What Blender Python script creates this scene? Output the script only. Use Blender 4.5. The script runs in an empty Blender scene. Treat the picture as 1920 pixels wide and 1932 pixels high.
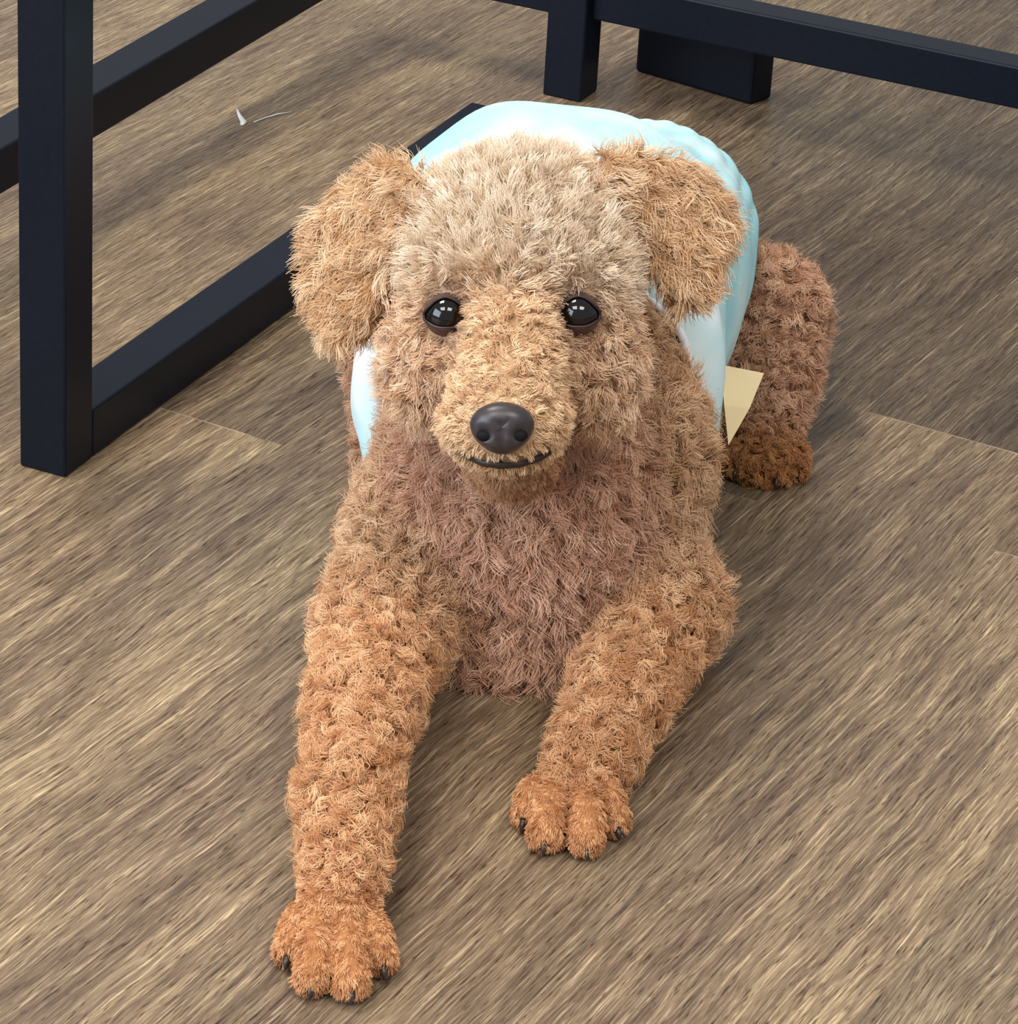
import bpy, bmesh, math, random
import numpy as np
from mathutils import Vector, Matrix, kdtree

FUR = True
rng = np.random.default_rng(7)
random.seed(7)
scene = bpy.context.scene
COL = scene.collection

# ------------------------------------------------------------------ camera
F_PX, PITCH, ROLL, CAM_H = 6921.0, 0.47675, 0.06197, 0.7878
_c, _s = math.cos(PITCH), math.sin(PITCH)
_R = np.array([1.0, 0, 0]); FWD = np.array([0, _c, -_s]); _U = np.array([0, _s, _c])
RGT = math.cos(ROLL) * _R + math.sin(ROLL) * _U
UPV = -math.sin(ROLL) * _R + math.cos(ROLL) * _U
cam = bpy.data.cameras.new('camera')
cam.sensor_fit = 'HORIZONTAL'; cam.sensor_width = 36.0
cam.lens = F_PX / 1920.0 * 36.0
cam.clip_start = 0.05; cam.clip_end = 60
cam_o = bpy.data.objects.new('camera', cam); COL.objects.link(cam_o)
cam_o.matrix_world = Matrix(((RGT[0], UPV[0], -FWD[0], 0), (RGT[1], UPV[1], -FWD[1], 0),
                             (RGT[2], UPV[2], -FWD[2], CAM_H), (0, 0, 0, 1)))
scene.camera = cam_o


def ray(x, y):
    return RGT * (x - 960) / F_PX - UPV * (y - 966) / F_PX + FWD


def W(x, y, Y):
    """point of the photo pixel (x, y) at world depth Y"""
    d = ray(x, y)
    return np.array([0, 0, CAM_H]) + d * (Y / d[1])


def G(x, y, z=0.0):
    """point of the photo pixel (x, y) on the horizontal plane z"""
    d = ray(x, y)
    return np.array([0, 0, CAM_H]) + d * ((z - CAM_H) / d[2])


# ------------------------------------------------------------------ light
scene.view_settings.view_transform = 'Standard'
scene.view_settings.look = 'None'
scene.view_settings.exposure = 0.12
scene.view_settings.gamma = 1.0
scene.view_settings.use_curve_mapping = False
world = bpy.data.worlds.new('room_light'); scene.world = world
world.use_nodes = True
bg = world.node_tree.nodes['Background']
bg.inputs[0].default_value = (0.93, 0.96, 1.0, 1); bg.inputs[1].default_value = 0.42


def area_light(name, loc, target, sx, sy, power, col):
    l = bpy.data.lights.new(name, 'AREA'); l.shape = 'RECTANGLE'; l.size = sx; l.size_y = sy
    l.energy = power; l.color = col
    o = bpy.data.objects.new(name, l); COL.objects.link(o); o.location = loc
    d = Vector(target) - Vector(loc)
    o.rotation_euler = d.to_track_quat('-Z', 'Y').to_euler()
    return o


# two ceiling panels above and behind the photographer, and a tall window to the left
area_light('ceiling_or_added_panel_light', (-0.95, -0.2, 2.5), (-0.95, -0.2, 0), 1.2, 1.0, 44, (1, .95, .88))
area_light('ceiling_or_added_panel_light', (0.95, -0.2, 2.5), (0.95, -0.2, 0), 1.2, 1.0, 44, (1, .95, .88))
area_light('ceiling_or_added_panel_light', (-0.9, 1.9, 2.5), (-0.9, 1.9, 0), .85, .85, 44, (1, .95, .88))  # extra unseen panel, added at back left to rim the crown
area_light('window_light', (-2.4, -0.3, 1.25), (0, 1.4, .1), 2.4, 1.7, 84, (.78, .89, 1.0))

# ------------------------------------------------------------------ materials


def lin(r, g, b):
    f = lambda c: (c / 255 / 12.92) if c / 255 <= .04045 else ((c / 255 + .055) / 1.055) ** 2.4
    return (f(r), f(g), f(b), 1)


class NT:
    def __init__(self, name):
        self.m = bpy.data.materials.new(name); self.m.use_nodes = True
        self.t = self.m.node_tree; self.b = self.t.nodes['Principled BSDF']

    def n(self, typ, **kw):
        o = self.t.nodes.new(typ)
        for k, v in kw.items():
            if k == 'inp':
                for kk, vv in v.items():
                    o.inputs[kk].default_value = vv
            else:
                setattr(o, k, v)
        return o

    def l(self, a, b):
        self.t.links.new(a, b)

    def ramp(self, stops):
        r = self.n('ShaderNodeValToRGB')
        e = r.color_ramp.elements
        while len(e) < len(stops):
            e.new(.5)
        for el, (p, c) in zip(e, stops):
            el.position = p; el.color = c
        return r


def mat_plain(name, col, rough=.5, spec=.5, noise=0.0, nscale=40, metal=0.0, coat=0.0):
    k = NT(name)
    k.b.inputs['Roughness'].default_value = rough
    k.b.inputs['Specular IOR Level'].default_value = spec
    k.b.inputs['Metallic'].default_value = metal
    k.b.inputs['Coat Weight'].default_value = coat
    if noise:
        tc = k.n('ShaderNodeTexCoord'); no = k.n('ShaderNodeTexNoise', inp={'Scale': nscale, 'Detail': 4.0})
        k.l(tc.outputs['Object'], no.inputs['Vector'])
        lo = tuple(c * (1 - noise) for c in col[:3]) + (1,); hi = tuple(min(1, c * (1 + noise)) for c in col[:3]) + (1,)
        r = k.ramp([(.3, lo), (.7, hi)]); k.l(no.outputs['Fac'], r.inputs[0]); k.l(r.outputs[0], k.b.inputs['Base Color'])
    else:
        k.b.inputs['Base Color'].default_value = col
    return k.m


def mat_floor():
    k = NT('wood_vinyl')
    tc = k.n('ShaderNodeTexCoord'); oi = k.n('ShaderNodeObjectInfo')
    off = k.n('ShaderNodeVectorMath', operation='SCALE'); off.inputs[0].default_value = (37.0, 19.0, 11.0)
    k.l(oi.outputs['Random'], off.inputs['Scale'])
    add = k.n('ShaderNodeVectorMath', operation='ADD')
    k.l(tc.outputs['Object'], add.inputs[0]); k.l(off.outputs[0], add.inputs[1])
    # gentle waviness of the grain
    wv = k.n('ShaderNodeTexNoise', inp={'Scale': 9.0, 'Detail': 2.0}); k.l(add.outputs[0], wv.inputs['Vector'])
    wsub = k.n('ShaderNodeVectorMath', operation='MULTIPLY_ADD')
    wsub.inputs[1].default_value = (0, .012, 0); k.l(wv.outputs['Color'], wsub.inputs[0]); k.l(add.outputs[0], wsub.inputs[2])

    def streak(sx, sy, detail, rough=.6):
        mp = k.n('ShaderNodeVectorMath', operation='MULTIPLY'); mp.inputs[1].default_value = (sx, sy, 1)
        k.l(wsub.outputs[0], mp.inputs[0])
        no = k.n('ShaderNodeTexNoise', inp={'Scale': 1.0, 'Detail': detail, 'Roughness': rough})
        k.l(mp.outputs[0], no.inputs['Vector'])
        return no.outputs['Fac']
    s1 = streak(32, 900, 3.0, .75)     # fine streaks
    s2 = streak(9, 150, 4.0)           # broad streaks
    s3 = streak(5, 16, 2.0)            # cloudy tone
    s4 = streak(90, 1100, 2.0)          # short pores
    mx = lambda a, b, f: None
    r1 = k.ramp([(.28, lin(102, 89, 78)), (.46, lin(147, 132, 115)), (.57, lin(175, 159, 138)), (.72, lin(238, 223, 196))])
    k.l(s1, r1.inputs[0])
    r2 = k.ramp([(.30, lin(188, 179, 174)), (.5, lin(224, 217, 209)), (.70, lin(255, 250, 238))])
    k.l(s2, r2.inputs[0])
    r3 = k.ramp([(.30, lin(200, 192, 190)), (.55, lin(232, 226, 216)), (.75, lin(255, 250, 232))])
    k.l(s3, r3.inputs[0])
    r4 = k.ramp([(.30, lin(150, 135, 120)), (.44, lin(255, 255, 255))]); k.l(s4, r4.inputs[0])
    col = r1.outputs[0]
    for rr in (r2, r3, r4):
        m = k.n('ShaderNodeMix', data_type='RGBA', blend_type='MULTIPLY'); m.inputs[0].default_value = 1
        k.l(col, m.inputs[6]); k.l(rr.outputs[0], m.inputs[7]); col = m.outputs[2]
    # every plank has its own tone, far-right ones with table shade painted in (stored on the object colour)
    m = k.n('ShaderNodeMix', data_type='RGBA', blend_type='MULTIPLY'); m.inputs[0].default_value = 1
    k.l(col, m.inputs[6]); k.l(oi.outputs['Color'], m.inputs[7])
    k.l(m.outputs[2], k.b.inputs['Base Color'])
    k.b.inputs['Roughness'].default_value = .42
    k.b.inputs['Specular IOR Level'].default_value = .35
    bp = k.n('ShaderNodeBump', inp={'Strength': .25, 'Distance': .0006}); k.l(s1, bp.inputs['Height'])
    k.l(bp.outputs[0], k.b.inputs['Normal'])
    return k.m


M_FLOOR = mat_floor()
M_EDGE = mat_plain('plank_pale_edge', lin(132, 116, 97), .5, .2, .75, 45)  # slightly paler, mottled tone on the plank bevels
M_SUB = mat_plain('subfloor', lin(60, 50, 42), .9, .1, .2)
M_STEEL = mat_plain('black_steel', lin(16, 21, 32), .36, .16, .12, 300)
M_BLOCK = mat_plain('black_plastic', lin(14, 18, 28), .5, .16, .12, 200)
M_CAP = mat_plain('black_glide', lin(16, 17, 20), .6, .3, .1, 200)
M_LINT = mat_plain('white_lint', lin(225, 222, 218), .9, .1, .05, 300)


# ------------------------------------------------------------------ mesh helpers
def link(name, me, mat, parent=None):
    o = bpy.data.objects.new(name, me); COL.objects.link(o)
    if mat is not None:
        me.materials.clear(); me.materials.append(mat)
    if parent is not None:
        o.parent = parent
        o.matrix_parent_inverse = Matrix.Translation(-Vector(parent.location)) if parent.type == 'EMPTY' else Matrix.Identity(4)
    return o


def tag(o, label=None, cat=None, kind=None, group=None):
    if label: o['label'] = label
    if cat: o['category'] = cat
    if kind: o['kind'] = kind
    if group: o['group'] = group
    return o


def empty(name, loc):
    o = bpy.data.objects.new(name, None); COL.objects.link(o); o.location = loc
    o.empty_display_size = .05
    return o


def from_np(name, v, f, smooth=True):
    me = bpy.data.meshes.new(name)
    me.from_pydata([tuple(map(float, q)) for q in v], [], [tuple(int(i) for i in q) for q in f])
    me.update()
    if smooth:
        me.polygons.foreach_set('use_smooth', [True] * len(me.polygons))
    return me


def box_between(name, a, b, side, up, bevel, mat, parent):
    """square tube: corner a to corner b (long axis), spanned by the vectors side and up"""
    a, b, side, up = (np.asarray(q, float) for q in (a, b, side, up))
    bm = bmesh.new()
    vs = [bm.verts.new(tuple(p)) for p in (a, a + side, a + side + up, a + up, b, b + side, b + side + up, b + up)]
    for f in ((0, 1, 2, 3), (7, 6, 5, 4), (0, 4, 5, 1), (1, 5, 6, 2), (2, 6, 7, 3), (3, 7, 4, 0)):
        bm.faces.new([vs[i] for i in f])
    bmesh.ops.recalc_face_normals(bm, faces=bm.faces)
    bmesh.ops.bevel(bm, geom=bm.edges[:], offset=bevel, segments=2, profile=.5, affect='EDGES')
    me = bpy.data.meshes.new(name); bm.to_mesh(me); bm.free()
    return link(name, me, mat, parent)


# ------------------------------------------------------------------ floor of planks
GY = 1.09004
GU = np.array([math.cos(GY), math.sin(GY)]); GV = np.array([math.sin(GY), -math.cos(GY)])
PW, PL, PT = .108, .915, .004
me = bpy.data.meshes.new('floor'); bm = bmesh.new()
ext = 2.6
for x, y in ((-ext, -.6), (ext, -.6), (ext, 4.4), (-ext, 4.4)):
    bm.verts.new((x, y, -PT - .0008))
bm.faces.new(bm.verts); bm.to_mesh(me); bm.free()
floor = tag(link('floor', me, M_SUB), 'brown wood-look plank flooring with fine straight grain', None, 'structure')
bm = bmesh.new()
bmesh.ops.create_cube(bm, size=1.0)
g = .00002
for v in bm.verts:
    v.co = Vector((v.co.x * (PL - 2 * g), v.co.y * (PW - 2 * g), (v.co.z - .5) * PT))
top = [e for e in bm.edges if all(v.co.z > -1e-6 for v in e.verts)]
bev = bmesh.ops.bevel(bm, geom=top, offset=.0005, segments=1, affect='EDGES')
for fc in bev['faces']:
    fc.material_index = 1
plank_me = bpy.data.meshes.new('plank'); bm.to_mesh(plank_me); bm.free()
plank_me.materials.append(M_FLOOR); plank_me.materials.append(M_EDGE)
V0 = -.505                      # a joint between two rows seen right of the dog
STAG = {0: 1.45, -1: 1.552, -2: 1.43, -3: 1.60, -4: 1.35, 1: 1.06, -5: 1.08, -6: 1.30, -7: 1.15, -8: 1.22}
TONE = {(-1, 0): .56, (0, 0): .74, (-2, 0): .56, (-3, 0): .60, (-4, 0): .80, (1, 0): .92, (-1, -1): .92, (0, -1): 1.0}  # far-right planks darkened: own tone plus painted-in shade of a table top
prng = random.Random(3)
for row in range(-16, 14):
    base = STAG.get(row, prng.uniform(1.0, 1.9))
    for k in range(-2, 4):
        uc = base + (k + .5) * PL; vc = V0 + (row + .5) * PW
        c = GU * uc + GV * vc
        if not (-1.5 < c[0] < 1.6 and -.1 < c[1] < 3.9):
            continue
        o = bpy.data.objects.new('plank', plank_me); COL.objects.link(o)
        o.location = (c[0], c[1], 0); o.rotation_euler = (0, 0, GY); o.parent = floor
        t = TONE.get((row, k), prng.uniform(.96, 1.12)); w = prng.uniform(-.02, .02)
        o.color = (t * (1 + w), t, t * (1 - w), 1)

# ------------------------------------------------------------------ steel table frame beside the dog
PSI = 1.15784
D1 = np.array([math.cos(PSI), math.sin(PSI), 0]); D2 = np.array([math.sin(PSI), -math.cos(PSI), 0]); Z = np.array([0, 0, 1.0])
T = .025
C0 = np.array([-.2089, 1.5316, 0])
ta = tag(empty('side_table_frame', tuple(C0)), 'black steel table frame standing on the floor by its upright and long floor bar', 'table frame')
box_between('leg', C0 - T * D2, C0 - T * D2 + .52 * Z, T * D2, T * D1, .0012, M_STEEL, ta)
box_between('floor_bar', C0 + T * D1 - T * D2 + .0006 * Z, C0 + .487 * D1 - T * D2 + .0006 * Z, T * D2, T * Z, .0012, M_STEEL, ta)
box_between('top_bar', C0 - T * D2 + .52 * Z, C0 + .487 * D1 - T * D2 + .52 * Z, T * D2, T * Z, .0012, M_STEEL, ta)

# low frame behind: rails a hand above the floor, on a square leg
HZ, BX, RY = .0502, .1446, .5859
tb = tag(empty('low_rack_frame', tuple(C0 + RY * D1)), 'low black steel frame with raised rails meeting at a corner behind the dog', 'frame')
q = C0 + RY * D1
L2 = q - .004 * D1
box_between('leg', L2 - T * D2 + .003 * D2, L2 + .003 * D2 - T * D2 + .42 * Z, T * D2, T * D1, .0012, M_STEEL, tb)
box_between('rail', q + .003 * D2 + HZ * Z + .004 * D1, q + .62 * D2 + HZ * Z + .004 * D1, (T - .004) * D1, T * Z, .0012, M_STEEL, tb)
cB = C0 - BX * D2
box_between('rail', q - (BX + T) * D2 + HZ * Z, q - (T - .003) * D2 + HZ * Z, T * D1, T * Z, .0012, M_STEEL, tb)
box_between('rail', cB - .30 * D1 + HZ * Z - T * D2, cB + RY * D1 + HZ * Z - T * D2, T * D2, T * Z, .0012, M_STEEL, tb)
box_between('leg', cB - .30 * D1 - T * D2, cB - .30 * D1 - T * D2 + .42 * Z, T * D2, -T * D1, .0012, M_STEEL, tb)
box_between('leg', q + .62 * D2, q + .62 * D2 + .42 * Z, T * D2, T * D1, .0012, M_STEEL, tb)

# block standing on the floor behind the rail
b0, b1, b2 = G(1197, 134), G(1415, 199), G(1455, 186)
bl = box_between('floor_block', b0, b1, (b2 - b1) * 1.0, .047 * Z, .002, M_BLOCK, None)
tag(bl, 'small black rectangular block on the floor behind the raised steel rail', 'block')

# scrap of lint on the floor
def ribbon(name, pts, widths, mat, parent=None, lift=.0006):
    v, f = [], []
    for i, (p, w) in enumerate(zip(pts, widths)):
        p = np.array(p, float)
        d = np.array(pts[min(i + 1, len(pts) - 1)]) - np.array(pts[max(i - 1, 0)])
        n = np.cross(d, Z); n /= np.linalg.norm(n) + 1e-9
        for zz, sg in ((0, -1), (w * .5, -.5), (w * .5, .5), (0, 1)):
            v.append(p + n * w * sg + Z * (zz + lift))
        if i:
            a, b = (i - 1) * 4, i * 4
            f += [(a + j, a + (j + 1) % 4, b + (j + 1) % 4, b + j) for j in range(4)]
    m = len(pts) - 1
    f += [(3, 2, 1, 0), (m * 4, m * 4 + 1, m * 4 + 2, m * 4 + 3)]
    return link(name, from_np(name, v, f), mat, parent)


lp = [G(447, 208), G(452, 220), G(460, 232), G(456, 238)]
tag(ribbon('lint_scrap', lp, [.0006, .0013, .0022, .0011], M_LINT), 'tiny curled white scrap of lint lying on the floor under the table frame', 'lint')
lp = [G(478, 232), G(500, 224), G(524, 217), G(550, 213)]
tag(ribbon('thread', lp, [.0003, .0005, .0007, .0003], M_LINT), 'short pale thread on the floor beside the curled lint', 'thread')

# ------------------------------------------------------------------ the dog: implicit body
# region: fur length (m), curl radius (m), stand-up (0..1), comb vector, colour key
REG = {
    'crown':  dict(L=.0105, A=.0008, turns=.6, stand=1.0, comb=(0, .15, .5), dens=1.25, col=lin(222, 199, 170), col2=lin(244, 229, 209)),
    'brow':   dict(L=.0072, A=.0009, turns=.8, stand=.8, comb=(0, -.1, .3), dens=1.7, col=lin(206, 162, 124), col2=lin(232, 196, 160)),
    'muzzle': dict(L=.0062, A=.0010, turns=.8, stand=.62, comb=(0, .5, -.2), dens=2.2, col=lin(214, 174, 134), col2=lin(242, 212, 174)),
    'chin':   dict(L=.0034, A=.0006, turns=.6, stand=.5, comb=(0, .4, -.6), dens=1.1, col=lin(168, 124, 92), col2=lin(196, 152, 114)),
    'cheek':  dict(L=.0095, A=.0016, turns=1.0, stand=.75, comb=(0, .3, -.5), dens=1.1, col=lin(210, 170, 134), col2=lin(238, 208, 178)),
    'ear':    dict(L=.0130, A=.0015, turns=.9, stand=.28, comb=(0, -.1, -.7), dens=2.0, col=lin(200, 156, 112), col2=lin(238, 208, 172)),
    'chest':  dict(L=.0130, A=.0022, turns=1.0, stand=.55, comb=(0, -.1, -.9), dens=1.0, col=lin(198, 150, 122), col2=lin(230, 190, 162)),
    'body':   dict(L=.0110, A=.0022, turns=1.3, stand=.75, comb=(0, .1, -.5), dens=1.0, col=lin(196, 154, 116), col2=lin(228, 194, 158)),
    'leg':    dict(L=.0085, A=.0021, turns=1.5, stand=.8, comb=(0, -.3, -.2), dens=1.15, col=lin(192, 136, 92), col2=lin(234, 190, 146)),
    'paw':    dict(L=.0030, A=.0003, turns=.6, stand=.35, comb=(0, -.8, -.1), dens=3.4, col=lin(182, 126, 84), col2=lin(222, 172, 126)),
    'toe':    dict(L=.0026, A=.0002, turns=.5, stand=.55, comb=(0, -.9, -.1), dens=3.6, col=lin(180, 122, 78), col2=lin(220, 168, 122)),
    'hind':   dict(L=.0090, A=.0016, turns=1.2, stand=.8, comb=(0, 0, -.3), dens=1.1, col=lin(186, 140, 110), col2=lin(220, 180, 150)),
    'hpaw':   dict(L=.0050, A=.0010, turns=1., stand=.6, comb=(0, -.5, -.2), dens=2.0, col=lin(150, 98, 58), col2=lin(184, 130, 80)),
}
PRIMS = []      # (kind, params, smooth k, region)


def ell(c, r, reg, k=.012, rot=None):
    PRIMS.append(('e', (np.array(c, float), np.array(r, float), None if rot is None else np.array(rot, float)), k, reg))


def cap(a, b, ra, rb, reg, k=.012):
    PRIMS.append(('c', (np.array(a, float), np.array(b, float), ra, rb), k, reg))


def chain(pts, rs, reg, k=.012):
    for i in range(len(pts) - 1):
        cap(pts[i], pts[i + 1], rs[i], rs[i + 1], reg, k)


def plate(px_poly, corners, thick, rnd, reg, k=.006):
    """a flap: outline in photo pixels put on the plane through three world points"""
    a, b, c = corners
    n = np.cross(b - a, c - a); n /= np.linalg.norm(n)
    e1 = (b - a) / np.linalg.norm(b - a); e2 = np.cross(n, e1)
    o = np.array([0, 0, CAM_H]); pts = []
    for x, y in px_poly:
        d = ray(x, y); t = ((a - o) @ n) / (d @ n); p = o + d * t
        pts.append(((p - a) @ e1, (p - a) @ e2))
    PRIMS.append(('p', (a, e1, e2, n, np.array(pts), thick, rnd), k, reg))


# --- torso
chain([(.008, 1.425, .098), (.016, 1.50, .112), (.034, 1.60, .092), (.052, 1.672, .076)], [.046, .060, .058, .048], 'body', .03)
ell(W(985, 1090, 1.405), (.046, .040, .046), 'chest', .02)
ell(W(960, 1195, 1.388), (.034, .030, .022), 'chest', .015)
# neck and mane
cap(W(978, 700, 1.41), W(985, 960, 1.405), .042, .049, 'chest', .02)
ell(W(826, 900, 1.425), (.021, .030, .036), 'body', .02)
ell(W(1205, 860, 1.435), (.027, .032, .040), 'body', .02)
# --- head
ell(W(982, 462, 1.385), (.0440, .043, .0365), 'crown', .012)
ell(W(978, 520, 1.357), (.041, .030, .026), 'crown', .012)
ell(W(966, 580, 1.345), (.036, .024, .019), 'brow', .008)
ell(W(968, 650, 1.345), (.036, .030, .026), 'cheek', .010)
ell(W(812, 680, 1.348), (.0165, .022, .024), 'cheek', .012)
ell(W(1122, 690, 1.350), (.0165, .022, .026), 'cheek', .012)
cap(W(966, 655, 1.322), W(949, 800, 1.288), .0215, .0165, 'muzzle', .009)
ell(W(893, 806, 1.297), (.0125, .014, .0130), 'muzzle', .007)
ell(W(1006, 808, 1.297), (.0130, .014, .0130), 'muzzle', .007)
ell(W(948, 826, 1.288), (.0150, .012, .0100), 'muzzle', .006)
cap(W(948, 868, 1.297), W(965, 850, 1.335), .0095, .020, 'chin', .006)
# --- ears
earL = [(792, 330), (720, 318), (660, 372), (606, 428), (600, 500), (622, 580), (650, 628), (690, 608), (726, 548), (760, 500), (800, 440)]
plate(earL, (W(790, 330, 1.392), W(600, 440, 1.402), W(655, 640, 1.368)), .0022, .0030, 'ear', .006)
earR = [(1128, 310), (1200, 300), (1280, 322), (1350, 376), (1362, 420), (1340, 480), (1312, 545), (1286, 560), (1245, 510), (1200, 450), (1150, 400)]
plate(earR, (W(1130, 310, 1.392), W(1360, 400, 1.405), W(1290, 590, 1.368)), .0022, .0030, 'ear', .006)
# --- front leg reaching out (photo left)
chain([W(788, 1010, 1.405), W(726, 1190, 1.348)], [.0255, .0215], 'body', .02)
chain([W(726, 1180, 1.352), W(682, 1330, 1.290), W(654, 1500, 1.225), W(646, 1660, 1.178)], [.0220, .0165, .0128, .0122], 'leg', .012)
pl = W(632, 1735, 1.157)
ell(pl + np.array([0, .010, 0]), (.0140, .018, .0105), 'paw', .006)


def toe(a, b, r, reg='toe'):
    p, q = W(*a), W(*b); p[2] = r * 1.9; q[2] = r * 1.08
    m = p * .45 + q * .55; m[2] = r * 1.9
    cap(p, m, r * .72, r * .92, reg, .0010); cap(m, q, r * .92, r * 1.0, reg, .0008)


TOES_L = [((566, 1735, 1.164), (548, 1786, 1.146)), ((598, 1752, 1.152), (589, 1832, 1.128)),
          ((656, 1754, 1.152), (662, 1836, 1.126)), ((700, 1738, 1.162), (718, 1794, 1.143))]
for (a, b), tr in zip(TOES_L, (.0060, .0068, .0068, .0060)):
    toe(a, b, tr)
# --- folded front leg (photo right)
chain([W(1165, 1010, 1.43), W(1242, 1130, 1.395)], [.026, .0225], 'body', .02)
chain([W(1248, 1150, 1.392), W(1168, 1310, 1.328), W(1112, 1430, 1.287), W(1088, 1490, 1.270)], [.0215, .0150, .0122, .0122], 'leg', .012)
ell(W(1082, 1500, 1.272), (.0140, .017, .0105), 'paw', .006)
TOES_R = [((1010, 1498, 1.266), (994, 1540, 1.252)), ((1038, 1512, 1.259), (1028, 1584, 1.236)),
          ((1100, 1514, 1.258), (1106, 1590, 1.234)), ((1140, 1504, 1.265), (1158, 1552, 1.250))]
for (a, b), tr in zip(TOES_R, (.0060, .0070, .0070, .0060)):
    toe(a, b, tr)
# --- hind legs
HT = W(1445, 590, 1.650)
chain([W(1390, 580, 1.66), W(1442, 590, 1.645), W(1444, 700, 1.622)], [.025, .0235, .0195], 'hind', .015)
chain([W(1444, 700, 1.622), W(1440, 800, 1.600)], [.0190, .0145], 'hind', .012)
ell(W(1438, 840, 1.590), (.0150, .021, .0120), 'hpaw', .008)
TOES_H = [((1395, 850, 1.588), (1390, 872, 1.578)), ((1425, 855, 1.584), (1422, 882, 1.572)),
          ((1462, 855, 1.584), (1464, 884, 1.571)), ((1492, 850, 1.588), (1496, 868, 1.579))]
for a, b in TOES_H:
    toe(a, b, .0062, 'hpaw')
# far hind leg, tucked on the other side of the body
chain([(-.030, 1.655, .070), (-.052, 1.60, .050), (-.050, 1.575, .024), (-.058, 1.54, .014)], [.034, .026, .018, .013], 'hind', .015)
EYES = [(W(841, 594, 1.3270), .0084), (W(1090, 592, 1.3280), .0084)]


def sd_prim(kind, a, P):
    if kind == 'e':
        c, r, rot = a
        q = P - c
        if rot is not None:
            q = q @ rot
        k0 = np.sqrt(((q / r) ** 2).sum(-1)); k1 = np.sqrt(((q / (r * r)) ** 2).sum(-1)) + 1e-9
        return k0 * (k0 - 1) / k1
    if kind == 'c':
        p, q, ra, rb = a
        d = q - p; h = np.clip(((P - p) @ d) / (d @ d), 0, 1)
        return np.sqrt(((P - p - h[..., None] * d) ** 2).sum(-1)) - (ra + (rb - ra) * h)
    o, e1, e2, n, poly, th, rn = a
    u = (P - o) @ e1; v = (P - o) @ e2; w = np.abs((P - o) @ n)
    d2 = np.full(u.shape, 1e9); ins = np.zeros(u.shape, bool)
    m = len(poly)
    for i in range(m):
        x0, y0 = poly[i]; x1, y1 = poly[(i + 1) % m]
        ex, ey = x1 - x0, y1 - y0
        h = np.clip(((u - x0) * ex + (v - y0) * ey) / (ex * ex + ey * ey), 0, 1)
        d2 = np.minimum(d2, (u - x0 - h * ex) ** 2 + (v - y0 - h * ey) ** 2)
        cr = ((y0 > v) != (y1 > v)) & (u < ex * (v - y0) / (ey if abs(ey) > 1e-9 else 1e-9) + x0)
        ins ^= cr
    d = np.sqrt(d2); d = np.where(ins, -d, d) + .002
    dx = np.maximum(d, 0); dy = np.maximum(w - th, 0)
    return np.sqrt(dx * dx + dy * dy) + np.minimum(np.maximum(d, w - th), 0) - rn


def bounds(kind, a):
    if kind == 'e':
        m = a[1].max(); return a[0] - m, a[0] + m
    if kind == 'c':
        m = max(a[2], a[3]); return np.minimum(a[0], a[1]) - m, np.maximum(a[0], a[1]) + m
    o, e1, e2, n, poly, th, rn = a
    pts = o + poly[:, :1] * e1 + poly[:, 1:] * e2
    return pts.min(0) - .012, pts.max(0) + .012


VOX = .0019
LO = np.array([-.125, 1.095, -.004]); HI = np.array([.185, 1.79, .262])
NX, NY, NZ = (np.ceil((HI - LO) / VOX).astype(int) + 1)
field = np.full((NX, NY, NZ), .05, np.float32)
for kind, a, k, reg in PRIMS:
    lo, hi = bounds(kind, a); pad = .016 + k
    i0 = np.maximum(((lo - pad - LO) / VOX).astype(int), 0)
    i1 = np.minimum(((hi + pad - LO) / VOX).astype(int) + 1, [NX, NY, NZ])
    ax = [LO[j] + VOX * np.arange(i0[j], i1[j]) for j in range(3)]
    P = np.stack(np.meshgrid(*ax, indexing='ij'), -1)
    d = sd_prim(kind, a, P)
    sl = tuple(slice(i0[j], i1[j]) for j in range(3))
    f0 = field[sl]
    h = np.clip(.5 + .5 * (f0 - d) / k, 0, 1)
    field[sl] = f0 * (1 - h) + d * h - k * h * (1 - h)
# sockets for the eyes, a slit for the mouth, and the ground plane
def carve(c, r, k):
    i0 = np.maximum(((c - r - .02 - LO) / VOX).astype(int), 0); i1 = np.minimum(((c + r + .02 - LO) / VOX).astype(int) + 1, [NX, NY, NZ])
    ax = [LO[j] + VOX * np.arange(i0[j], i1[j]) for j in range(3)]
    P = np.stack(np.meshgrid(*ax, indexing='ij'), -1)
    q_ = (P - c) @ np.array([RGT, UPV, FWD]).T
    k0 = np.sqrt(((q_ / r) ** 2).sum(-1)); k1 = np.sqrt(((q_ / (r * r)) ** 2).sum(-1)) + 1e-9
    d = -(k0 * (k0 - 1) / k1)
    sl = tuple(slice(i0[j], i1[j]) for j in range(3)); f0 = field[sl]
    h = np.clip(.5 - .5 * (f0 - d) / k, 0, 1)
    field[sl] = f0 * (1 - h) + d * h + k * h * (1 - h)


for c, r in EYES:
    carve(c - FWD * .006, np.array([.0074, .0054, .0130]), .0020)
zg = LO[2] + VOX * np.arange(NZ)
field = np.maximum(field, (.0012 - zg)[None, None, :].astype(np.float32))


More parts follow.
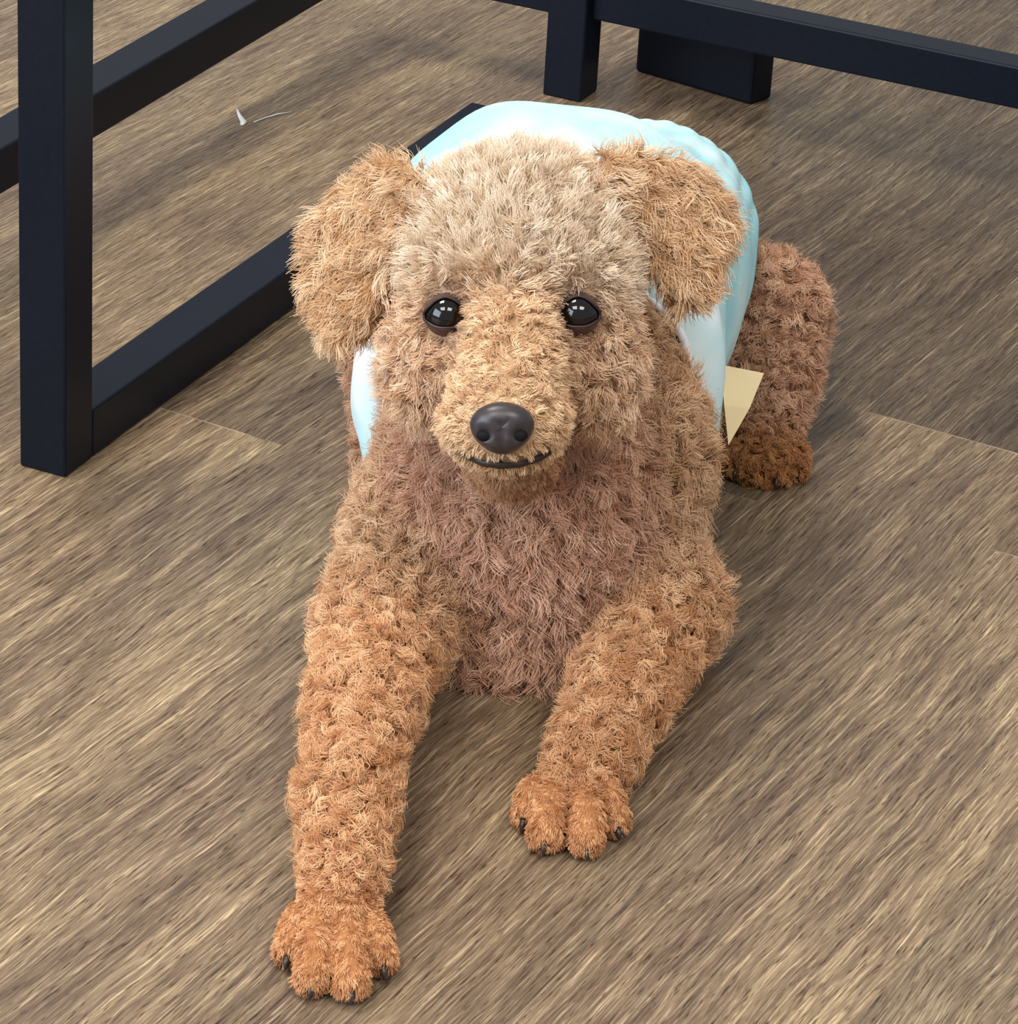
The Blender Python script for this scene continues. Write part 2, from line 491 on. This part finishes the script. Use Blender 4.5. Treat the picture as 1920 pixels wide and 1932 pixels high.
def surface_nets(fld):
    s = fld < 0
    cnt = np.zeros(tuple(n - 1 for n in fld.shape), np.int8)
    offs = [(i, j, k) for i in (0, 1) for j in (0, 1) for k in (0, 1)]
    X, Y, ZZ = fld.shape
    sub = lambda arr, o: arr[o[0]:X - 1 + o[0], o[1]:Y - 1 + o[1], o[2]:ZZ - 1 + o[2]]
    for o in offs:
        cnt += sub(s, o)
    act = (cnt > 0) & (cnt < 8)
    idx = -np.ones(act.shape, np.int64); cells = np.argwhere(act); idx[act] = np.arange(len(cells))
    val = np.stack([sub(fld, o)[act] for o in offs], -1)
    acc = np.zeros((len(cells), 3)); num = np.zeros(len(cells))
    for a in range(8):
        for b in range(a + 1, 8):
            oa, ob = np.array(offs[a]), np.array(offs[b])
            if np.abs(oa - ob).sum() != 1: continue
            va, vb = val[:, a], val[:, b]; m = (va < 0) != (vb < 0)
            t = np.where(m, va / np.where(m, va - vb, 1), 0)
            acc[m] += oa + t[m, None] * (ob - oa); num[m] += 1
    verts = LO + VOX * (cells + acc / num[:, None])
    faces = []
    for axis in range(3):
        o1 = [0, 0, 0]; o1[axis] = 1
        a = s[:X - o1[0], :Y - o1[1], :ZZ - o1[2]]; b = s[o1[0]:, o1[1]:, o1[2]:]
        e = np.argwhere(a != b); up = a[tuple(e.T)]
        u, v = [(1, 2), (2, 0), (0, 1)][axis]
        ok = (e[:, u] > 0) & (e[:, v] > 0) & (e[:, u] < act.shape[u]) & (e[:, v] < act.shape[v]) & (e[:, axis] < act.shape[axis])
        e, up = e[ok], up[ok]
        q = []
        for du, dv in ((-1, -1), (0, -1), (0, 0), (-1, 0)):
            c = e.copy(); c[:, u] += du; c[:, v] += dv; q.append(idx[tuple(c.T)])
        q = np.stack(q, -1); q[~up] = q[~up][:, ::-1]
        faces.append(q[(q >= 0).all(1)])
    return verts, np.concatenate(faces)


bv, bf = surface_nets(field)


# smooth a little to take the grid out of the surface
def lap(v, f, it, lam):
    e = np.concatenate([f[:, [0, 1]], f[:, [1, 2]], f[:, [2, 3]], f[:, [3, 0]]])
    e = np.concatenate([e, e[:, ::-1]])
    deg = np.bincount(e[:, 0], minlength=len(v))[:, None]
    for _ in range(it):
        s = np.stack([np.bincount(e[:, 0], v[e[:, 1], j], len(v)) for j in range(3)], -1)
        v = v + lam * (s / np.maximum(deg, 1) - v)
    return v


bv = lap(bv, bf, 2, .5)

# region weights anywhere on the surface
RKEYS = list(REG)


def region_weights(P, sig=.006):
    w = np.zeros((len(P), len(RKEYS)))
    for kind, a, k, reg in PRIMS:
        d = np.maximum(sd_prim(kind, a, P), -.004)
        j = RKEYS.index(reg); w[:, j] = np.maximum(w[:, j], np.exp(-(d + .004) / sig))
    w = w ** 1.6
    return w / (w.sum(1, keepdims=True) + 1e-12)


def reg_mix(w, key):
    t = np.array([REG[r][key] for r in RKEYS], float)
    return w @ t


# ------------------------------------------------------------------ wrap (absorbent body band) geometry
# sections along the torso: centre, half width, top half height, bottom half height, hem angle (from top, radians)
WS = np.array([
    # cx,   cy,    cz,   hw,    ht,   hb,   hem
    [.012, 1.446, .090, .0640, .068, .066, 2.40],
    [.010, 1.455, .093, .0770, .082, .076, 2.45],
    [.009, 1.472, .095, .0800, .091, .078, 2.50],
    [.009, 1.500, .096, .0810, .100, .080, 2.60],
    [.012, 1.535, .096, .0810, .102, .080, 2.60],
    [.025, 1.575, .093, .0770, .085, .078, 2.20],
    [.034, 1.610, .090, .0720, .068, .076, 1.75],
    [.044, 1.650, .087, .0660, .056, .072, 1.50],
    [.054, 1.690, .083, .0570, .047, .068, 1.45],
    [.060, 1.725, .080, .0400, .040, .060, 1.45],
    [.063, 1.745, .078, .0130, .016, .030, 1.45],
])


def wrap_at(s):
    """interpolated section for s in 0..1"""
    x = s * (len(WS) - 1); i = np.clip(np.floor(x).astype(int), 0, len(WS) - 2); t = x - i
    g = lambda j: WS[np.clip(j, 0, len(WS) - 1)]
    p0, p1, p2, p3 = g(i - 1), g(i), g(i + 1), g(i + 2)
    t = t[..., None]
    return .5 * (2 * p1 + (p2 - p0) * t + (2 * p0 - 5 * p1 + 4 * p2 - p3) * t * t + (3 * p1 - p0 - 3 * p2 + p3) * t ** 3)


def inside_wrap(P):
    """True where a point lies under the wrap"""
    cy = WS[:, 1]
    s = np.interp(P[:, 1], cy, np.linspace(0, 1, len(WS)))
    S = wrap_at(s)
    dx = (P[:, 0] - S[:, 0]) / S[:, 3]; dz = P[:, 2] - S[:, 2]; dz = np.where(dz > 0, dz / S[:, 4], dz / S[:, 5])
    r = (np.abs(dx) ** 2.5 + np.abs(dz) ** 2.5) ** .4; ang = np.arctan2(np.abs(dx), dz)
    return (r < 1.02) & (P[:, 1] > cy[0] + .004) & (P[:, 1] < cy[-1]) & (ang < S[:, 6] + .05)


# ------------------------------------------------------------------ dog objects
k = NT('dog_skin')
at = k.n('ShaderNodeAttribute', attribute_name='col'); k.l(at.outputs['Color'], k.b.inputs['Base Color'])
k.b.inputs['Roughness'].default_value = .8; k.b.inputs['Specular IOR Level'].default_value = .1
M_SKIN = k.m
k = NT('dog_fur')
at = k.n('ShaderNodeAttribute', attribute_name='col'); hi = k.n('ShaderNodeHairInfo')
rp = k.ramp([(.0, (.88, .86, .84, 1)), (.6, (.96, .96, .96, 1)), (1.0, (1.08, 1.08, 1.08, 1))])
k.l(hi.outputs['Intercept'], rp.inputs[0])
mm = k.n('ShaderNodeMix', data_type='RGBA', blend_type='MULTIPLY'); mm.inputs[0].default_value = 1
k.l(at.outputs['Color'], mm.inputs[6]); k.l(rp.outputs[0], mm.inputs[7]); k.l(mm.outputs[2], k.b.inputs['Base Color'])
k.b.inputs['Roughness'].default_value = .5; k.b.inputs['Specular IOR Level'].default_value = .22
M_FUR = k.m
M_EYE = mat_plain('dark_eye', lin(10, 6, 6), .03, .6)
M_LIDSKIN = mat_plain('eyelid_skin', lin(88, 63, 55), .6, .2, .2, 300)
M_LID = mat_plain('dark_eyelid', lin(44, 31, 30), .45, .4, .2, 300)
M_NOSE = mat_plain('dark_nose', lin(52, 46, 48), .36, .5, .18, 500)
M_NOSTRIL = mat_plain('nostril_dark', lin(10, 8, 9), .7, .2)
M_LIP = mat_plain('dark_lip', lin(46, 34, 30), .5, .35, .2, 300)
M_CLAW = mat_plain('dark_claw', lin(50, 40, 36), .35, .5, .2, 300)

dog = tag(empty('dog', (0.02, 1.4, 0)), 'small curly apricot poodle lying on the floor in a pale blue body wrap', 'dog')
# shift the skin inwards a hair so that the fur carries the outline
body_me = from_np('body', bv, bf)
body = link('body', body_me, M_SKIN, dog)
tag(body, 'apricot coloured dog body with front legs stretched forward')
wv_ = region_weights(bv)
c1 = np.array([REG[r]['col'][:3] for r in RKEYS])
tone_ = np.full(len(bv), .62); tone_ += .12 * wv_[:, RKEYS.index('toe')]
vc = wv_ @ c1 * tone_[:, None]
_md = np.min([np.linalg.norm(bv - W(*q), axis=1) for q in ((882, 860, 1.2825), (912, 870, 1.278), (945, 872, 1.277), (980, 872, 1.278), (1018, 863, 1.2815))], axis=0)
_m = np.clip(1 - (_md - .003) / .005, 0, 1)[:, None] * .8
vc = vc * (1 - _m) + np.array(lin(104, 82, 74)[:3]) * _m          # bare greyish lips
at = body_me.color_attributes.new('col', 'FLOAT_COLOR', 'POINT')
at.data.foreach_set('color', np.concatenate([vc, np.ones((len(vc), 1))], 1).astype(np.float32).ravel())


def uvsphere(c, r, nu=32, nv=20, axes=None):
    v, f = [], []
    for i in range(nv + 1):
        th = math.pi * i / nv
        for j in range(nu):
            ph = 2 * math.pi * j / nu
            v.append((math.sin(th) * math.cos(ph) * r[0], math.sin(th) * math.sin(ph) * r[1], math.cos(th) * r[2]))
    v = np.array(v)
    if axes is not None:
        v = v @ np.array(axes)
    for i in range(nv):
        for j in range(nu):
            a, b = i * nu + j, i * nu + (j + 1) % nu
            f.append((a, a + nu, b + nu, b))
    return v + np.array(c), f


def tube(pts, rs, n=8):
    pts = [np.array(p, float) for p in pts]; v, f = [], []
    for i, p in enumerate(pts):
        d = pts[min(i + 1, len(pts) - 1)] - pts[max(i - 1, 0)]; d /= np.linalg.norm(d) + 1e-12
        a = np.cross(d, FWD); a /= np.linalg.norm(a) + 1e-9; b = np.cross(d, a)
        for j in range(n):
            t = 2 * math.pi * j / n
            v.append(p + (a * math.cos(t) + b * math.sin(t)) * rs[i])
        if i:
            q, w_ = (i - 1) * n, i * n
            f += [(q + j, q + (j + 1) % n, w_ + (j + 1) % n, w_ + j) for j in range(n)]
    f.append(tuple(range(n))[::-1]); f.append(tuple(range((len(pts) - 1) * n, len(pts) * n)))
    return v, f


CX = np.array([RGT, UPV, -FWD])       # axes of the face
FX = CX
for i, (c, r) in enumerate(EYES):
    v, f = uvsphere(c, (r, r, r))
    e = link('eye', from_np('eye', v, f), M_EYE, dog)
    # eyelids: a shell over the ball with an almond opening
    R1 = r * 1.04; NA_, NR_ = 48, 8; vv, ff = [], []
    for a in range(NA_):
        t = 2 * math.pi * a / NA_; ct, st = math.cos(t), math.sin(t)
        hx = .0078; hy = .0064 if st > 0 else .0052
        ix = hx * ct * (1 if abs(ct) < .8 else 1 + .12 * (abs(ct) - .8) / .2); iy = hy * st * (1 - .12 * ct * ct) - .0008 * abs(ct)
        ri = math.hypot(ix, iy); th0 = math.asin(min(.97, ri / R1)); an = math.atan2(iy, ix)
        for q in range(NR_):
            th = th0 + (1.5 - th0) * (q / (NR_ - 1)) ** 1.3
            rr = R1 + (.0007 if q == 1 else .0003 if q in (0, 2) else 0) - (.0006 if q == 0 else 0)
            loc = np.array([rr * math.sin(th) * math.cos(an), rr * math.sin(th) * math.sin(an), rr * math.cos(th)])
            vv.append(c + loc @ FX)
    for a in range(NA_):
        for q in range(NR_ - 1):
            b_ = (a + 1) % NA_
            ff.append((a * NR_ + q, a * NR_ + q + 1, b_ * NR_ + q + 1, b_ * NR_ + q))
    link('eyelid', from_np('eyelid', vv, ff), M_LIDSKIN, e)
    rim = [vv[a * NR_] * .5 + vv[a * NR_ + 1] * .5 for a in range(NA_)]; rim.append(rim[0])
    v, f = tube(rim, [.0006] * len(rim))
    link('eye_rim', from_np('eye_rim', v, f), M_LID, e)

# nose: a rounded wedge with two nostrils
NC = W(947, 808, 1.2735)
v, f = uvsphere((0, 0, 0), (1, 1, 1), 40, 28)
v = np.array(v)
x, y, z = v[:, 0].copy(), v[:, 1].copy(), v[:, 2].copy()     # x right, y up, z toward viewer after axes
wid = np.interp(y, [-1, -.5, .1, .7, 1], [.62, .86, 1.05, .98, .82])
nv_ = np.stack([np.sign(x) * np.abs(x) ** .82 * wid * .0122, np.sign(y) * np.abs(y) ** .85 * .0101, z * .0085 + .0022 * np.maximum(y, -.2)], -1)
nv_[:, 2] -= .0012 * np.exp(-(x / .12) ** 2) * (y < .2)
for sx in (-1, 1):
    d2 = ((x - sx * .52) / .26) ** 2 + ((y + .22) / .24) ** 2
    nv_[:, 2] -= .0035 * np.exp(-d2 * 1.6) * (z > 0)
nose = link('nose', from_np('nose', nv_ @ CX + NC, f), M_NOSE, dog)
tag(nose, 'glossy dark nose with two nostrils')
for sx in (-1, 1):
    v, f = uvsphere(NC + np.array([sx * .0064, -.0028, .0042]) @ CX, (.0036, .0026, .0018), 14, 10, CX)
    link('nostril', from_np('nostril', v, f), M_NOSTRIL, nose)
# mouth line, with the groove under the nose
mp = [(864, 842, 1.2905), (882, 860, 1.2825), (912, 872, 1.2768), (945, 876, 1.2748), (980, 874, 1.2768), (1018, 863, 1.2815), (1052, 844, 1.2900)]
v, f = tube([W(*q) for q in mp], [.0008, .0015, .0018, .0019, .0018, .0016, .0009])
mouth = link('mouth', from_np('mouth', v, f), M_LIP, dog)
tag(mouth, 'dark closed lips curving under the nose')
v, f = tube([W(945, 850, 1.2725), W(945, 864, 1.2740), W(945, 875, 1.2748)], [.0007, .0008, .0010])
link('lip_groove', from_np('lip_groove', v, f), M_LIP, mouth)

# claws
for lst, r in ((TOES_L, 1), (TOES_R, 1), (TOES_H, .9)):
    for a, b in lst:
        pa, pb = W(*a), W(*b); d = pb - pa; d[2] = 0; d /= np.linalg.norm(d)
        st = np.array([pb[0], pb[1], .0062]) + d * .0056
        v, f = tube([st, st + d * .0022 - Z * .0014, st + d * .0036 - Z * .0036], [.0018 * r, .0014 * r, .0005])
        link('claw', from_np('claw', v, f), M_CLAW, dog)

# ------------------------------------------------------------------ the wrap
k = NT('wrap_cloth')
tc = k.n('ShaderNodeTexCoord'); no = k.n('ShaderNodeTexNoise', inp={'Scale': 14.0, 'Detail': 3.0})
k.l(tc.outputs['Object'], no.inputs['Vector'])
rp = k.ramp([(.38, lin(166, 226, 235)), (.55, lin(208, 239, 244)), (.68, lin(238, 246, 250))])
k.l(no.outputs['Fac'], rp.inputs[0]); k.l(rp.outputs[0], k.b.inputs['Base Color'])
k.b.inputs['Roughness'].default_value = .7; k.b.inputs['Specular IOR Level'].default_value = .2
n2 = k.n('ShaderNodeTexNoise', inp={'Scale': 60.0, 'Detail': 2.0}); k.l(tc.outputs['Object'], n2.inputs['Vector'])
bp = k.n('ShaderNodeBump', inp={'Strength': .35, 'Distance': .003}); k.l(n2.outputs['Fac'], bp.inputs['Height']); k.l(bp.outputs[0], k.b.inputs['Normal'])
M_WRAP = k.m
M_TRIM = mat_plain('white_trim', lin(238, 242, 246), .65, .2, .04, 80)
M_TAB = mat_plain('beige_tape', lin(246, 226, 176), .5, .3, .05, 60)

NS, NA = 90, 96
ss = np.linspace(0, 1, NS); verts = []
for i, s in enumerate(ss):
    S = wrap_at(np.array([s]))[0]
    hem = S[6]
    th = np.linspace(-hem, hem, NA)
    pw = 2 / np.interp(s, [0, .45, .75, 1], [2.5, 2.35, 2.1, 2.0])
    dx = np.sign(np.sin(th)) * np.abs(np.sin(th)) ** pw; dz = np.sign(np.cos(th)) * np.abs(np.cos(th)) ** pw
    # gathers near the rear hem and soft wrinkles
    wr = .0016 * np.sin(7 * th + 9 * s) * np.sin(21 * s + 2 * th) + .0010 * np.sin(26 * th + 4 * s) * max(0, (s - .45)) * 2
    cre = -.006 * math.exp(-((s - .52) / .035) ** 2) * np.exp(-((th - .15) / .7) ** 2)
    rad = 1 + (wr + cre) / .08
    X = S[0] + dx * S[3] * rad
    Zz = S[2] + np.where(dz > 0, dz * S[4], dz * S[5]) * rad
    Yy = S[1] + .012 * np.cos(th) * max(0, 1 - s / .45)
    verts.append(np.stack([X, Yy, np.maximum(Zz, .003)], -1))
verts = np.array(verts)
faces = [(i * NA + j, i * NA + j + 1, (i + 1) * NA + j + 1, (i + 1) * NA + j) for i in range(NS - 1) for j in range(NA - 1)]
wrap = link('body_wrap', from_np('body_wrap', verts.reshape(-1, 3), faces), M_WRAP, dog)
tag(wrap, 'pale blue and white absorbent body wrap around the dog')
sm = wrap.modifiers.new('thick', 'SOLIDIFY'); sm.thickness = .0022; sm.offset = 1
v, f = tube([p + np.array([0, -.0005, 0]) for p in verts[0]], [.0022] * NA)
link('trim', from_np('trim', v, f), M_TRIM, wrap)
for col_ in (0, NA - 1):
    v, f = tube([verts[i, col_] for i in range(NS)], [.0019] * NS)
    link('trim', from_np('trim', v, f), M_TRIM, wrap)
# beige fastening tab sticking out on the photo-right side
tp = [W(1360, 688, 1.478), W(1441, 704, 1.506), W(1414, 770, 1.478), W(1374, 840, 1.455)]
ti = [q + FWD * .0016 for q in tp]
v = tp + ti
mid = W(1366, 765, 1.462); v += [mid, mid + FWD * .0016]
f = [(0, 1, 2, 8), (8, 2, 3), (4, 9, 6, 5), (9, 7, 6), (0, 4, 5, 1), (1, 5, 6, 2), (2, 6, 7, 3), (3, 7, 9, 8), (8, 9, 4, 0)]
tab = link('fastening_tab', from_np('fastening_tab', v, f, False), M_TAB, wrap)
tag(tab, 'beige fastening tab of the wrap')

# ------------------------------------------------------------------ fur
if FUR:
    tri = np.concatenate([bf[:, [0, 1, 2]], bf[:, [0, 2, 3]]])
    A, B, Cc = bv[tri[:, 0]], bv[tri[:, 1]], bv[tri[:, 2]]
    nrm = np.cross(B - A, Cc - A); ar = np.linalg.norm(nrm, axis=1) * .5; nrm /= (2 * ar[:, None] + 1e-12)
    # smooth vertex normals
    vn = np.zeros_like(bv)
    for j in range(3):
        for c in range(3):
            vn[:, c] += np.bincount(tri[:, j], nrm[:, c] * ar, len(bv))
    vn /= np.linalg.norm(vn, axis=1, keepdims=True) + 1e-12
    dens_v = reg_mix(wv_, 'dens')
    bare = inside_wrap(bv) | (bv[:, 2] < .0022)
    for c, r in EYES:
        q_ = (bv - (c - FWD * .004)) @ np.array([RGT, UPV, FWD]).T; bare |= ((q_ / np.array([.0076, .0056, .014])) ** 2).sum(1) < 1
    dn = np.linalg.norm((bv - NC) @ CX.T / np.array([.0135, .0108, .012]), axis=1); bare |= dn < .86
    for q in mp[1:-1]:
        bare |= np.linalg.norm(bv - W(*q), axis=1) < .0046
    wt = ar * dens_v[tri].mean(1) * (~bare[tri].any(1))
    NSTR = 320000
    pick = rng.choice(len(tri), NSTR, p=wt / wt.sum())
    u, v = rng.random(NSTR), rng.random(NSTR); fl = u + v > 1; u[fl] = 1 - u[fl]; v[fl] = 1 - v[fl]
    wgt = np.stack([1 - u - v, u, v], -1)
    root = (bv[tri[pick]] * wgt[..., None]).sum(1)
    nr = (vn[tri[pick]] * wgt[..., None]).sum(1); nr /= np.linalg.norm(nr, axis=1, keepdims=True)
    rw = (wv_[tri[pick]] * wgt[..., None]).sum(1)
    Lh, Ah, Th, St = (reg_mix(rw, q) for q in ('L', 'A', 'turns', 'stand'))
    ED = np.min([np.linalg.norm(root - (c - FWD * .005), axis=1) for c, r in EYES], axis=0)
    Lh *= np.clip((ED - .002) / .014, .55, 1); Ah *= np.clip((ED - .006) / .016, .2, 1)
    MD = np.min([np.linalg.norm(root - W(*q), axis=1) for q in mp] + [np.linalg.norm(root - NC, axis=1) - .006], axis=0)
    Lh *= np.clip(MD / .014, .28, 1); Ah *= np.clip(MD / .016, .2, 1)
    comb = rw @ np.array([REG[r]['comb'] for r in RKEYS])
    # ears: comb outward from the head
    ej = RKEYS.index('ear')
    comb[:, 0] += rw[:, ej] * np.where(root[:, 0] < 0, -.55, .55)
    # muzzle: comb backward to the sides
    mj = RKEYS.index('muzzle')
    comb[:, 0] += rw[:, mj] * np.sign(root[:, 0] + .003) * .35
    # clumps
    NCL = 17000
    ci = rng.choice(NSTR, NCL, replace=False)
    kd = kdtree.KDTree(NCL)
    for i, j in enumerate(ci):
        kd.insert(root[j], i)
    kd.balance()
    cl = np.array([kd.find(q)[1] for q in root])
    cj = ci[cl]

    def unit(q):
        return q / (np.linalg.norm(q, axis=1, keepdims=True) + 1e-12)
    rand_c = rng.normal(size=(NCL, 3))
    tang = comb[ci] + rand_c * .38
    tang -= (tang * nr[ci]).sum(1, keepdims=True) * nr[ci]
    cdir = unit(nr[ci] * St[ci][:, None] + tang)
    e1 = unit(np.cross(cdir, rng.normal(size=(NCL, 3)))); e2 = np.cross(cdir, e1)
    cph = rng.random(NCL) * 6.283; chand = rng.choice([-1, 1], NCL); clen = rng.uniform(.75, 1.2, NCL)
    cA = rng.uniform(.5, 1.3, NCL)
    jit = rng.normal(size=(NSTR, 3)) * .16
    d_ = unit(cdir[cl] + jit)
    L = Lh * clen[cl] * rng.uniform(.7, 1.1, NSTR)
    K = 7
    tt = np.linspace(0, 1, K)
    clump = .55 * np.ones(NSTR); crownj = RKEYS.index('crown'); clump -= .38 * rw[:, crownj] + .42 * (.5 * rw[:, mj] + rw[:, RKEYS.index('paw')] + 1.2 * rw[:, RKEYS.index('toe')] + .25 * rw[:, RKEYS.index('leg')] + .6 * rw[:, RKEYS.index('brow')] + rw[:, RKEYS.index('chin')])
    pts = np.zeros((NSTR, K, 3), np.float32)
    for i, t in enumerate(tt):
        ang = cph[cl] + chand[cl] * 6.283 * Th * t + jit[:, 0] * 1.5
        am = Ah * cA[cl] * min(1, t * 1.8)
        hel = (np.cos(ang) * am)[:, None] * e1[cl] + (np.sin(ang) * am)[:, None] * e2[cl]
        pull = (root[cj] - root) * (clump * t ** 1.3)[:, None]
        pts[:, i] = root - nr * .0005 * (1 - t) + d_ * (L * t)[:, None] + pull + hel
        # droop
        pts[:, i, 2] -= (.0012 * t * t)
    pts[:, :, 2] = np.maximum(pts[:, :, 2], .0006)
    # keep fur from poking through the front edge of the wrap
    colA = rw @ np.array([REG[r]['col'][:3] for r in RKEYS]); colB = rw @ np.array([REG[r]['col2'][:3] for r in RKEYS])
    mixf = np.clip(rng.normal(.5, .36, NCL)[cl] + rng.normal(0, .22, NSTR), -.15, 1.3)[:, None]
    colr = colA * (1 - mixf) + colB * mixf
    # darker skin-side fur round the eyes and the tear stains below their inner corners
    em = np.clip(1 - (ED - .008) / .008, 0, 1)[:, None] * .55
    colr = colr * (1 - em) + np.array(lin(140, 98, 82)[:3]) * em
    TD = np.min([np.linalg.norm(root - W(*q), axis=1) for q in ((868, 632, 1.313), (862, 655, 1.311), (1064, 632, 1.314), (1056, 655, 1.312))], axis=0)
    em = np.clip(1 - TD / .0075, 0, 1)[:, None] * .75
    colr = colr * (1 - em) + np.array(lin(112, 72, 54)[:3]) * em
    cu = bpy.data.hair_curves.new('fur')
    cu.add_curves([K] * NSTR)
    cu.attributes['position'].data.foreach_set('vector', pts.reshape(-1))
    rad = np.tile(np.interp(tt, [0, .6, 1], [.00015, .00013, .00006]).astype(np.float32), NSTR)
    ra = cu.attributes.get('radius') or cu.attributes.new('radius', 'FLOAT', 'POINT')
    ra.data.foreach_set('value', rad)
    ca = cu.attributes.new('col', 'FLOAT_COLOR', 'CURVE')
    ca.data.foreach_set('color', np.concatenate([colr, np.ones((NSTR, 1))], 1).astype(np.float32).ravel())
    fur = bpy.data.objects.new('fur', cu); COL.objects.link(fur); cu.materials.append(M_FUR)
    fur.parent = dog; fur.matrix_parent_inverse = Matrix.Translation(-Vector(dog.location))
    tag(fur, 'curly apricot fur, paler on the crown and more orange on the legs', kind='stuff')
